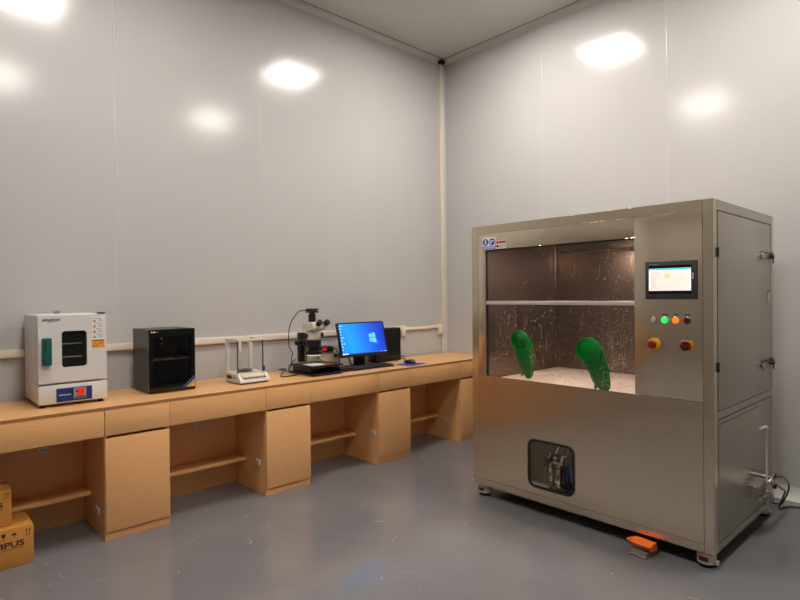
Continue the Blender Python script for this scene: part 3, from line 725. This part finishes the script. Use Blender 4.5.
b.build('seam_shade', t)  # dark sheets behind the panel seams, painting the shade in the gaps
MB('steel').box(MX+.002, XB-.002, Y1+.002, Y0-.002, Z1-.006, Z1-.0015+.002, bv=.001, seg=1).build('top_panel', t)
MB('steel').box(MX+.051, XB-.051, Y0-.006, Y0, Z0, Z1-.008).build('left_panel', t)
MB('steel').box(XB-.006, XB, Y1+.048, Y0-.051, Z0, Z1-.008).build('rear_panel', t)
MB('dark_gap').box(MX+.052, XB-.052, Y1+.049, Y0-.052, Z0+.012, Z0+.018).build('bottom_panel', t)
WZ0, WZ1, WY0, WY1 = .8145, 1.644, -1.671, -2.664
hd = MB('steel'); fx(hd, -1.608-G, WY1, WZ1, 1.752-G); fx(hd, -1.608-G, WY0, WZ0, WZ1-.0002); hd.build('window_surround', t)
cpn = MB('steel'); fx(cpn, WY1-G*.7, -3.001+G, WZ0+G, 1.752-G); cpn = cpn.build('control_panel', t)
lp = MB('steel', FX).prism(rect(1.608+G, 3.001-G, .122+G, WZ0-G*.6), -.006, 0, holes=[rrect(1.995, 2.303, .170, .458, .045, 8)]); lp.build('lower_panel', t)
# access window frame of black rubber
def ring_outline(y0, y1, z0, z1, r, wdt): return rrect(y0, y1, z0, z1, r, 8), rrect(y0+wdt, y1-wdt, z0+wdt, z1-wdt, r-wdt, 8)
o_, i_ = ring_outline(1.990, 2.308, .165, .463, .050, .014)
MB('black_matte', FX).prism(o_, -.004, .006, holes=[i_]).build('rubber_gasket', t, label='black rubber gasket round the lower opening')
# pump compartment behind it
pc = MB('lit_lining').box(-1.17, -1.166, -2.46, -1.81, .112, .60).box(-1.41, -1.171, -1.814, -1.81, .112, .60).box(-1.41, -1.171, -2.46, -2.456, .112, .60).box(-1.41, -1.171, -2.4555, -1.8145, .112, .118).box(-1.41, -1.171, -2.4555, -1.8145, .596, .60)
pc.build('pump_compartment', t)
pu = MB('steel_bright')
px, py = -1.295, -2.095
for dy, dz, r, h in ((.028, .20, .022, .095), (-.03, .175, .024, .125)):
    pu.rings([((px, py+dy, dz), r*.8), ((px, py+dy, dz+.008), r), ((px, py+dy, dz+h*.75), r), ((px, py+dy, dz+h*.8), r*.6), ((px, py+dy, dz+h), r*.6)], 20)
    pu.ball((px, py+dy, dz-.008), r*.8, n=14, k=8)
pu.box(px-.02, px+.02, py-.065, py+.06, .295, .315, bv=.005)
pu.ball((px, py-.01, .335), .026).cyl((px, py+.045, .32), (px, py+.02, .36), .012).cyl((px, py-.05, .315), (px, py-.06, .35), .015)
pu.box(px-.015, px+.015, py+.05, py+.075, .262, .28, bv=.003)
pm = pu.build('pump', t, label='small chrome pump with twin cylinders')
MB('steel_bright').tube([(px, py-.01, .36), (px, py-.03, .41), (px-.01, py-.055, .46), (px-.01, py-.07, .59)], .009).tube([(px, py-.05, .35), (px, py-.085, .36), (px+.01, py-.09, .42), (px, py-.10, .5), (px, py-.1, .59)], .007).build('pipes', pm)
MB('pcb_blue').box(px-.01, px+.01, py-.098, py-.083, .20, .30, bv=.002).build('blue_bracket', pm, label='blue bracket')
MB('black').box(px-.03, px+.03, py-.125, py-.055, .155, .19, bv=.006).build('motor_foot', pm)
MB('dark_grey').box(px-.012, px+.012, py-.079, py-.058, .20, .29, bv=.003).build('valve_block', pm)
MB('steel_bright').cyl((px, py, .1185), (px, py, .17), .02).box(px-.05, px+.05, py-.12, py+.05, .1182, .13, bv=.003).build('pump_base', pm)

# wash chamber
cz0, cz1, cx1, cy0, cy1 = .770, 1.735, -.500, -1.622, -2.72
ch = MB('steel_chamber')
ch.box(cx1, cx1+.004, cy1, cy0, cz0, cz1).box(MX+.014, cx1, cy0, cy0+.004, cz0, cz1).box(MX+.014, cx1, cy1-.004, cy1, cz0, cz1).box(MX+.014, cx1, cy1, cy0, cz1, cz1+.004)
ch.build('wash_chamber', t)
fl = MB('lit_steel_floor').box(MX+.014, cx1-.001, cy1+.001, cy0-.001, cz0-.02, cz0-.002)
for ya, yb_ in ((-1.785, -1.645), (-2.437, -1.793), (-2.70, -2.445)): fl.box(MX+.03, -.52, ya, yb_, cz0-.0018, cz0+.014, bv=.003)
fl.build('chamber_floor', t, label='steel chamber floor of three trays, painted lamp-bright')
for y in (-1.955, -2.55):
    lm = MB('aluminium').cyl((-1.2, y, 1.665), (-1.2, y, 1.7345), .040).build('chamber_lamp', t)
    MB('chamber_lamp').cyl((-1.2, y, 1.659), (-1.2, y, 1.6648), .034).build('bulb_disc', lm, label='lit lamp disc')
MB('steel_bright').tube([(-.56, -2.62, 1.66), (-.56, -1.70, 1.66)], .010, sub=1).tube([(-.54, -2.0, 1.66), (-.54, -2.0, 1.70)], .008, sub=1).build('spray_pipe', t)
MB('steel_bright').box(-.53, -.518, -1.642, -1.630, .79, 1.72).build('corner_strip', t)
# window panes, crossbar, drops
BZ = 1.297
MB('black_matte').box(MX+.0065, MX+.013, WY0-.010, WY0+.004, WZ0, WZ1).box(MX+.0065, MX+.013, WY1+.001, WY0-.0105, WZ1-.009, WZ1).build('window_seal', t)
up = MB('pane_glass').box(MX+.0135, MX+.0175, WY1, WY0, BZ+.012, WZ1).build('upper_pane', t)
lo = MB('pane_glass').box(MX+.0135, MX+.0175, WY1, WY0, WZ0, BZ-.012).build('lower_pane', t)
MB('aluminium').box(MX+.0035, MX+.0132, WY1+.001, WY0-.0005, BZ-.012, BZ+.012, bv=.002).build('crossbar', t, label='pale metal crossbar between the panes')
def drops(parent, z0, z1, count, streaks, band):
    mb = MB('water_gleam'); x = MX+.0178
    def drop(y, z, r, e=1.):
        if any((y-gy)**2+(z-gz)**2 < .072**2 for gy, gz in ((-1.938, 1.056), (-2.40, 1.028))): return
        if any(abs(y-gy) < .05 and z < gz for gy, gz in ((-1.945, 1.05), (-2.42, 1.03))) and random.random() < .7: return
        vs = [(x+r*.5, y, z)]; n = 7
        for q in range(n): vs.append((x+r*.28, y+r*.7*math.cos(2*PI*q/n), z+e*r*.7*math.sin(2*PI*q/n)))
        for q in range(n): vs.append((x, y+r*math.cos(2*PI*q/n), z+e*r*math.sin(2*PI*q/n)))
        fs = [[0, 1+q, 1+(q+1) % n] for q in range(n)]+[[1+q, 1+n+q, 1+n+(q+1) % n, 1+(q+1) % n] for q in range(n)]
        mb.add(vs, fs)
    for _ in range(count):
        y = random.uniform(WY1+.01, WY0-.015)
        if random.random() < band: y = random.gauss(-2.53, .045)
        if not (WY1+.006 < y < WY0-.012): continue
        drop(y, random.uniform(z0, z1), random.choice((.0012, .0016, .0021, .0028)), random.choice((1, 1, 1.6)))
    for _ in range(count//2 if count > 500 else 0): drop(random.uniform(WY1+.01, WY0-.015), z0+abs(random.gauss(0, .09)), random.choice((.0012, .0017)))
    for _ in range(streaks):
        y = random.uniform(WY1+.01, WY0-.015)
        if random.random() < band: y = random.gauss(-2.55, .05)
        if not (WY1+.006 < y < WY0-.012): continue
        a = random.uniform(z0, z1-.05); L = random.uniform(.02, .09)
        while L > 0:
            drop(y+random.gauss(0, .0006), min(a+L, z1), random.choice((.0011, .0015)), 2.2); L -= random.uniform(.004, .012)
    return mb
drops(up, BZ+.02, WZ1-.02, 200, 5, .45).build('water_droplets', up, kind='stuff', smooth=60)
dm = drops(lo, WZ0+.01, BZ-.02, 900, 70, .25)
dm.build('water_droplets', lo, kind='stuff', smooth=60)

# gloves: flared cuff on the pane, limp sleeve hanging inside, hand at the end
def glove(yc, zc, R, sx_, sy_):
    g = MB('glove_green'); n = 28
    # path: through the pane, drooping down and a little to the right
    P = [(.006, 0, 0, 1.0, 1.), (.020, 0, 0, 1.0, 1.), (.035, .05, -.015, 1.0, 1.), (.052, .12, -.045, .99, .95), (.065, .25, -.085, .95, .85), (.076, .45, -.125, .92, .7), (.085, .62, -.165, .86, .6), (.092, .8, -.195, .74, .52), (.096, .9, -.212, .60, .46), (.098, .95, -.225, .52, .40)]
    P = [(MX+.006+(a-.006)*sx_, b*sy_, c, R*d_, e_) for a, b, c, d_, e_ in P]
    ctr = [Vector((a, yc+b, zc+c)) for a, b, c, _, _ in P]
    vs = []; fs = []
    for i, (c, q) in enumerate(zip(ctr, P)):
        T = (ctr[min(i+1, len(P)-1)]-ctr[max(i-1, 0)]).normalized()
        if i < 2: T = Vector((1, 0, 0))
        a = Vector((0, -1, 0)); a = (a-T*a.dot(T)).normalized(); b = T.cross(a)
        for k in range(n):
            th = 2*PI*k/n; wr = 1+.05*math.sin(3*th+i*1.7)*(i > 1)+.03*math.sin(7*th+i*2.3)*(i > 2)
            vs.append(c+a*(q[3]*wr*math.cos(th))+b*(q[3]*q[4]*wr*math.sin(th)))
    for j in range(len(P)-1):
        for k in range(n): fs.append([j*n+k, j*n+(k+1) % n, (j+1)*n+(k+1) % n, (j+1)*n+k])
    fs.append([(len(P)-1)*n+k for k in range(n)])
    g.add(vs, fs)
    # five limp fingers
    e = ctr[-1]
    sub_ = R*.26
    for k in range(4):
        p = e+Vector((0, (k-1.5)*sub_*.75, .006)); L = (.020, .026, .027, .021)[k]*R/.068
        g.rings([(p+Vector((0, 0, .01)), sub_*.42), (p+Vector((0, 0, -L*.5)), sub_*.40), (p+Vector((.002, 0, -L*.85)), sub_*.34), (p+Vector((.002, 0, -L)), sub_*.18)], 12)
    p = ctr[-3]+Vector((-.002, R*.5, .0)); g.rings([(p, R*.17), (p+Vector((0, .010, -.014)), R*.15), (p+Vector((0, .014, -.028)), R*.12), (p+Vector((0, .014, -.034)), R*.06)], 12)
    gl_ = g.build('glove', t, label='green rubber glove sleeve hanging inside the window', smooth=70)
    cf = MB('glove_green'); c = Vector((MX+.004, yc, zc)); n = 40; vs = []; fs = []
    sec = [(.0, 1.00), (-.008, 1.03), (-.013, 1.10), (-.009, 1.15), (.002, 1.16), (.008, 1.12), (.008, 1.02)]
    for a, r in sec:
        for k in range(n):
            th = 2*PI*k/n; wv = .0025*math.sin(5*th+1)+.0018*math.sin(9*th)
            vs.append(c+Vector((a+wv, -R*r*math.cos(th), R*r*math.sin(th)*1.0)))
    for j in range(len(sec)-1):
        for k in range(n): fs.append([j*n+k, j*n+(k+1) % n, (j+1)*n+(k+1) % n, (j+1)*n+k])
    cf.add(vs, fs).build('cuff_ring', gl_, label='green rolled cuff ring')
glove(-1.938, 1.056, .058, .7, -.012); glove(-2.400, 1.028, .064, .95, -.05)

# touch screen
hm = MB('dark_grey', FX).box(2.727, 2.979, 1.317, 1.510, .0003, .012, bv=.003).build('touch_screen', cpn, label='dark grey touch screen panel with lit display') if False else MB('dark_grey', FX).box(2.727, 2.979, 1.317, 1.510, .0003, .012, bv=.003).build('touch_screen', t, label='dark grey touch screen panel with lit display')
dsp = MB('black_gloss', FX).box(2.745, 2.954, 1.345, 1.489, .0121, .0128)
dsp.box(2.747, 2.952, 1.361, 1.475, .0129, .0134, 'screen_bg').box(2.747, 2.952, 1.466, 1.475, .0135, .0138, 'screen_cyan').box(2.747, 2.952, 1.461, 1.466, .0135, .0138, 'screen_white')
dsp.box(2.747, 2.756, 1.361, 1.461, .0135, .0138, 'screen_white').box(2.945, 2.952, 1.361, 1.461, .0135, .0138, 'screen_white').box(2.89, 2.944, 1.362, 1.37, .0135, .0138, 'screen_pale')
dsp.box(2.826, 2.852, 1.425, 1.448, .0135, .0138, 'screen_yellow')
for a, b_, z in ((2.757, 2.80, 1.452), (2.762, 2.79, 1.43), (2.77, 2.782, 1.42), (2.76, 2.776, 1.407), (2.757, 2.772, 1.395), (2.762, 2.785, 1.382), (2.775, 2.806, 1.372), (2.83, 2.84, 1.454), (2.832, 2.848, 1.395), (2.836, 2.846, 1.384), (2.90, 2.914, 1.428), (2.895, 2.912, 1.418), (2.878, 2.882, 1.428), (2.878, 2.882, 1.418), (2.935, 2.94, 1.418), (2.80, 2.803, 1.43)):
    dsp.box(a, b_, z, z+.0035, .0135, .0139, 'screen_grey')
for a, z0_, z1_ in ((2.760, 1.38, 1.445), (2.776, 1.375, 1.41)): dsp.box(a, a+.0015, z0_, z1_, .0135, .0139, 'screen_grey')
dsp.build('display', hm, label='lit pinkish control display', smooth=0)
w_ = MB('white_print', FX)
for z in (1.444, 1.433, 1.422): w_.box(2.957, 2.963, z-.003, z+.003, .0121, .0126)
for q in range(6): w_.box(2.748+q*.008, 2.753+q*.008, 1.494, 1.498, .0121, .0124, 'grey_print')
w_.build('status_marks', hm)
# pilot lights
for u, m_, l_ in ((2.768, 'lamp_off', 'white round pilot button'), (2.823, 'led_green', 'lit green pilot light'), (2.877, 'led_orange', 'lit orange pilot light'), (2.931, 'dark_red', 'dark red pilot light')):
    r = .0135 if m_ == 'lamp_off' else .0165
    pl = MB('steel_bright', FX).rings([((u, 1.2115, .0003), r+.002), ((u, 1.2115, .005), r+.002), ((u, 1.2115, .006), r)], 24).build('pilot_light', t, label=l_)
    MB(m_, FX).rings([((u, 1.2115, .0062), r), ((u, 1.2115, .014), r), ((u, 1.2115, .018), r*.8), ((u, 1.2115, .0195), r*.4)], 24).build('lens', pl, label=l_.replace('pilot light', 'lens').replace('pilot button', 'lens'))
    if m_ != 'lamp_off':
        tx = MB('ink', FX)
        for q in range(3): tx.box(u-.011+q*.008, u-.005+q*.008, 1.236, 1.242, .0003, .0008)
        tx.build('button_caption', t)
es = MB('yellow_plastic', FX).rings([((2.767, 1.086, .0003), .032), ((2.767, 1.086, .010), .031), ((2.767, 1.086, .014), .026)], 32).build('emergency_stop', t, label='yellow emergency stop base with red push button')
MB('red_plastic', FX).rings([((2.767, 1.086, .0142), .012), ((2.767, 1.086, .024), .012), ((2.767, 1.086, .025), .021), ((2.767, 1.086, .036), .021), ((2.767, 1.086, .041), .015)], 28).build('push_button', es, label='red mushroom push button')
rs = MB('amber_plastic', FX).box(2.902, 2.956, 1.060, 1.112, .0003, .010, bv=.003).build('rotary_switch', t, label='amber square plate with dark red rotary knob')
m = MB('dark_red', FX).rings([((2.927, 1.086, .0102), .024), ((2.927, 1.086, .026), .023)], 28).box(2.905, 2.949, 1.080, 1.092, .0262, .040, bv=.003); m.build('knob', rs, label='dark red rotary knob')
# signs at the top left corner
s = MB('white_print', FX).box(1.648, 1.752, 1.6445, 1.727, .0004, .0012)
for u in (1.674, 1.726):
    s.cyl((u, 1.694, .0013), (u, 1.694, .0018), .0225, n=28, m='sign_blue')
    s.box(u-.023, u+.023, 1.659, 1.667, .0013, .0018, 'sign_blue').box(u-.023, u+.023, 1.647, 1.655, .0013, .0018, 'sign_blue')
    s.box(u-.016, u+.016, 1.662, 1.6645, .0019, .0021).box(u-.012, u+.012, 1.650, 1.6525, .0019, .0021)
s.box(1.669, 1.679, 1.680, 1.708, .0019, .0023).box(1.714, 1.724, 1.680, 1.706, .0019, .0023).cyl((1.7345, 1.70, .0019), (1.7345, 1.70, .0023), .006, n=12)
s.build('mandatory_sign', t, label='blue and white mandatory action sign')
s = MB('white_print', FX).box(1.760, 1.837, 1.646, 1.699, .0004, .0012).box(1.760, 1.837, 1.680, 1.695, .0013, .0017, 'sign_red').cyl((1.772, 1.664, .0013), (1.772, 1.664, .0017), .009, n=20, m='ink')
for q in range(3):
    for e in range(3): s.box(1.785+e*.017, 1.798+e*.017, 1.668-q*.008, 1.672-q*.008, .0013, .0017, 'grey_print')
s.build('warning_sign', t, label='small white warning sign with red header')
# right-hand side
FY = frameY(0, Y1, 0)
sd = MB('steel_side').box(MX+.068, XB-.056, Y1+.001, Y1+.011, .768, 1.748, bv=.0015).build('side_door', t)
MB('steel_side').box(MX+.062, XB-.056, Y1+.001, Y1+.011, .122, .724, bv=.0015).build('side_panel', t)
MB('ink', FY).box(-1.363, -.70, .7005, .7022, .0003, .0006).box(-1.363, -1.3615, .42, .7005, .0003, .0006).build('panel_seam', t)
for z in (1.545, .985):
    h = MB('black', FY).box(-1.381, -1.369, z-.022, z+.022, .0003, .005, bv=.0015).cyl((-1.375, z-.024, .006), (-1.375, z+.024, .006), .0035, n=12); h.build('hinge', t)
for z in (1.560, .926):
    lk = MB('steel_bright', FY).rings([((-.630, z, .0005), .018), ((-.630, z, .006), .018), ((-.630, z, .009), .012)], 24).box(-.634, -.626, z-.034, z-.010, .004, .010, bv=.002)
    lk.build('door_lock', t, label='round grey key lock')
    b = MB('black', FY).box(-.645, -.455, z+.018, z+.023, .0005, .003).rings([((-.440, z, .0005), .016), ((-.440, z, .012), .015), ((-.440, z, .015), .010)], 20)
    b.box(-.445, -.435, z-.040, z-.010, .006, .013, bv=.002).box(-.46, -.415, z+.014, z+.026, .0005, .006, bv=.002)
    b.build('door_latch', t, label='black lever latch')
s = MB('white_print', FY).box(-.512, -.478, 1.285, 1.36, .0115, .0121) if False else MB('white_print', FY).box(-.512, -.478, 1.285, 1.36, .0003, .001).box(-.512, -.478, 1.342, 1.36, .0011, .0014, 'sign_red')
for q in range(4): s.box(-.507, -.483, 1.292+q*.011, 1.297+q*.011, .0011, .0014, 'grey_print')
s.build('side_label', t, label='small white label with red top')
tp = MB('white_plastic', FY).tube([(-.757, .29, .05), (-.757, .45, .05), (-.757, .592, .05)], .0045, sub=1)
tp.ball((-.757, .595, .05), .011).tube([(-.757, .600, .05), (-.80, .606, .052), (-.885, .614, .056)], .008, sub=3).build('water_lance', t, label='thin pale upright pipe with bent outlet')
FV = FY @ Matrix.Translation((-.135, .035, -.008))
v = MB('steel_bright', FV)
v.cyl((-.565, .27, .008), (-.565, .27, .07), .012).cyl((-.622, .255, .056), (-.622, .20, .056), .013).ball((-.565, .245, .06), .024)
v.cyl((-.66, .235, .05), (-.52, .235, .05), .012).cyl((-.67, .18, .04), (-.54, .185, .045), .016).ball((-.62, .205, .055), .022).cyl((-.60, .205, .008), (-.60, .205, .06), .012)
v.cyl((-.54, .20, .05), (-.53, .12, .03), .012).box(-.70, -.63, .165, .18, .02, .05, bv=.004).box(-.545, -.50, .272, .284, .05, .07, bv=.003).cyl((-.565, .245, .06), (-.565, .29, .06), .009)
v.build('water_valves', t, label='cluster of chrome valves and fittings')
MB('black', FV).box(-.55, -.515, .205, .232, .066, .085, bv=.004).box(-.505, -.46, .255, .272, .05, .07, bv=.004).build('valve_grips', t)

# casters with levelling feet
def caster(x, y):
    c = MB('caster_cream').box(x-.03, x+.03, y-.03, y+.03, Z0-.008, Z0-.0005, bv=.002)
    c.rings([((x, y, .016), .036), ((x, y, .020), .043), ((x, y, .060), .043), ((x, y, .0715), .032)], 28)
    k = c.build('caster', t)
    MB('black_matte').cyl((x, y, .0006), (x, y, .008), .036, .040).cyl((x, y, .008), (x, y, .0155), .020).build('levelling_pad', k, label='black rubber pad')
    MB('dark_red').box(x-.049, x-.038, y-.022, y+.022, .034, .056, bv=.004).build('adjuster_wheel', k, label='dark red adjuster wheel')
    MB('caster_cream').cyl((x-.012, y-.055, .032), (x-.012, y-.038, .032), .011, n=14).cyl((x-.012, y-.058, .032), (x-.012, y-.055, .032), .013, n=14).build('wheel_axle', k)
for x in (MX+.055, XB-.06):
    for y in (Y0-.055, Y1+.055): caster(x, y)

# ------------------------------------------------------------------ foot pedal
t = pedal = thing('foot_pedal', 'foot pedal with orange treadle on the floor at the steel cabinet front', 'foot pedal', (-1.46, -2.70, 0))
Pz = Matrix.Translation((-1.462, -2.724, 0)) @ Matrix.Rotation(-.08, 4, 'Z')
MB('cast_grey', Pz).box(-.072, .070, -.045, .045, .0005, .009, bv=.003).build('base_plate', t)
Fq = Pz @ Matrix(((1, 0, 0, 0), (0, 0, -1, 0), (0, 1, 0, 0), (0, 0, 0, 1)))
MB('cast_grey', Fq).prism([(-.062, .0092), (.06, .0092), (.06, .030), (-.02, .031), (-.060, .020)], -.040, .040).build('housing', pedal)
tr = MB('orange_plastic', Fq)
tr.prism([(-.060, .062), (-.034, .034), (.012, .032), (.012, .072), (-.03, .074)], -.048, .062)
tr.add([(-.060, .062, -.0475), (-.034, .050, -.0475), (.012, .052, -.0475), (.012, .072, -.0475), (-.03, .074, -.0475), (-.052, .066, -.082)], [[0, 1, 5], [1, 2, 5], [2, 3, 5], [3, 4, 5], [4, 0, 5], [4, 3, 2, 1, 0]])
o = tr.build('treadle', t, label='orange treadle hood')
bvm = o.modifiers.new('bevel', 'BEVEL'); bvm.width = .005; bvm.segments = 2; bvm.limit_method = 'ANGLE'; bvm.angle_limit = .5
cable('pedal_cable', 'black pedal cord running under the steel cabinet', [(-1.385, -2.70, .014), (-1.30, -2.66, .006), (-1.1, -2.6, .005), (-.8, -2.7, .005)], .004, parent=pedal)

# cables at the right rear corner
cable('water_hose', '', [(-.66, -3.11, .292), (-.55, -3.108, .278), (-.40, -3.10, .235), (-.26, -3.09, .165), (-.215, -3.08, .11), (-.225, -3.06, .05), (-.22, -3.03, .012), (-.22, -2.90, .008)], .005, parent=wash)
cable('power_cable', '', [(-.65, -3.118, .255), (-.56, -3.11, .225), (-.44, -3.10, .175), (-.34, -3.09, .135), (-.33, -3.07, .07), (-.30, -3.05, .012), (-.24, -3.07, .008), (-.205, -3.10, .008), (-.185, -3.16, .008), (-.15, -3.3, .008), (-.12, -3.6, .008)], .005, parent=wash)

# ------------------------------------------------------------------ camera, world, view
P = [-4.3434, -3.9886, 1.3515, .8244, -.0084, -.0103, 557.2396]
yaw, pit, rol = P[3:6]
fw = Vector((math.cos(yaw)*math.cos(pit), math.sin(yaw)*math.cos(pit), math.sin(pit)))
r0 = fw.cross(Vector((0, 0, 1))).normalized(); u0 = r0.cross(fw)
r1 = r0*math.cos(rol)+u0*math.sin(rol); u1 = -r0*math.sin(rol)+u0*math.cos(rol)
cd = bpy.data.cameras.new('camera'); cam = bpy.data.objects.new('camera', cd); C.objects.link(cam)
cam.matrix_world = Matrix(((r1.x, u1.x, -fw.x, P[0]), (r1.y, u1.y, -fw.y, P[1]), (r1.z, u1.z, -fw.z, P[2]), (0, 0, 0, 1)))
cd.sensor_fit = 'HORIZONTAL'; cd.sensor_width = 36; cd.lens = P[6]/800*36; cd.clip_start = .02
sc.camera = cam
wd_ = bpy.data.worlds.new('world'); sc.world = wd_; wd_.use_nodes = True
wd_.node_tree.nodes['Background'].inputs[0].default_value = (0, 0, 0, 1)
vs_ = sc.view_settings; vs_.view_transform = 'Standard'; vs_.look = 'None'; vs_.gamma = 1; vs_.use_curve_mapping = False
vs_.exposure = -.37
try:
    sc.cycles.max_bounces = 10; sc.cycles.diffuse_bounces = 6; sc.cycles.glossy_bounces = 6; sc.cycles.transparent_max_bounces = 12
    sc.cycles.sample_clamp_indirect = 6; sc.cycles.use_denoising = True; sc.cycles.caustics_reflective = True
except Exception: pass
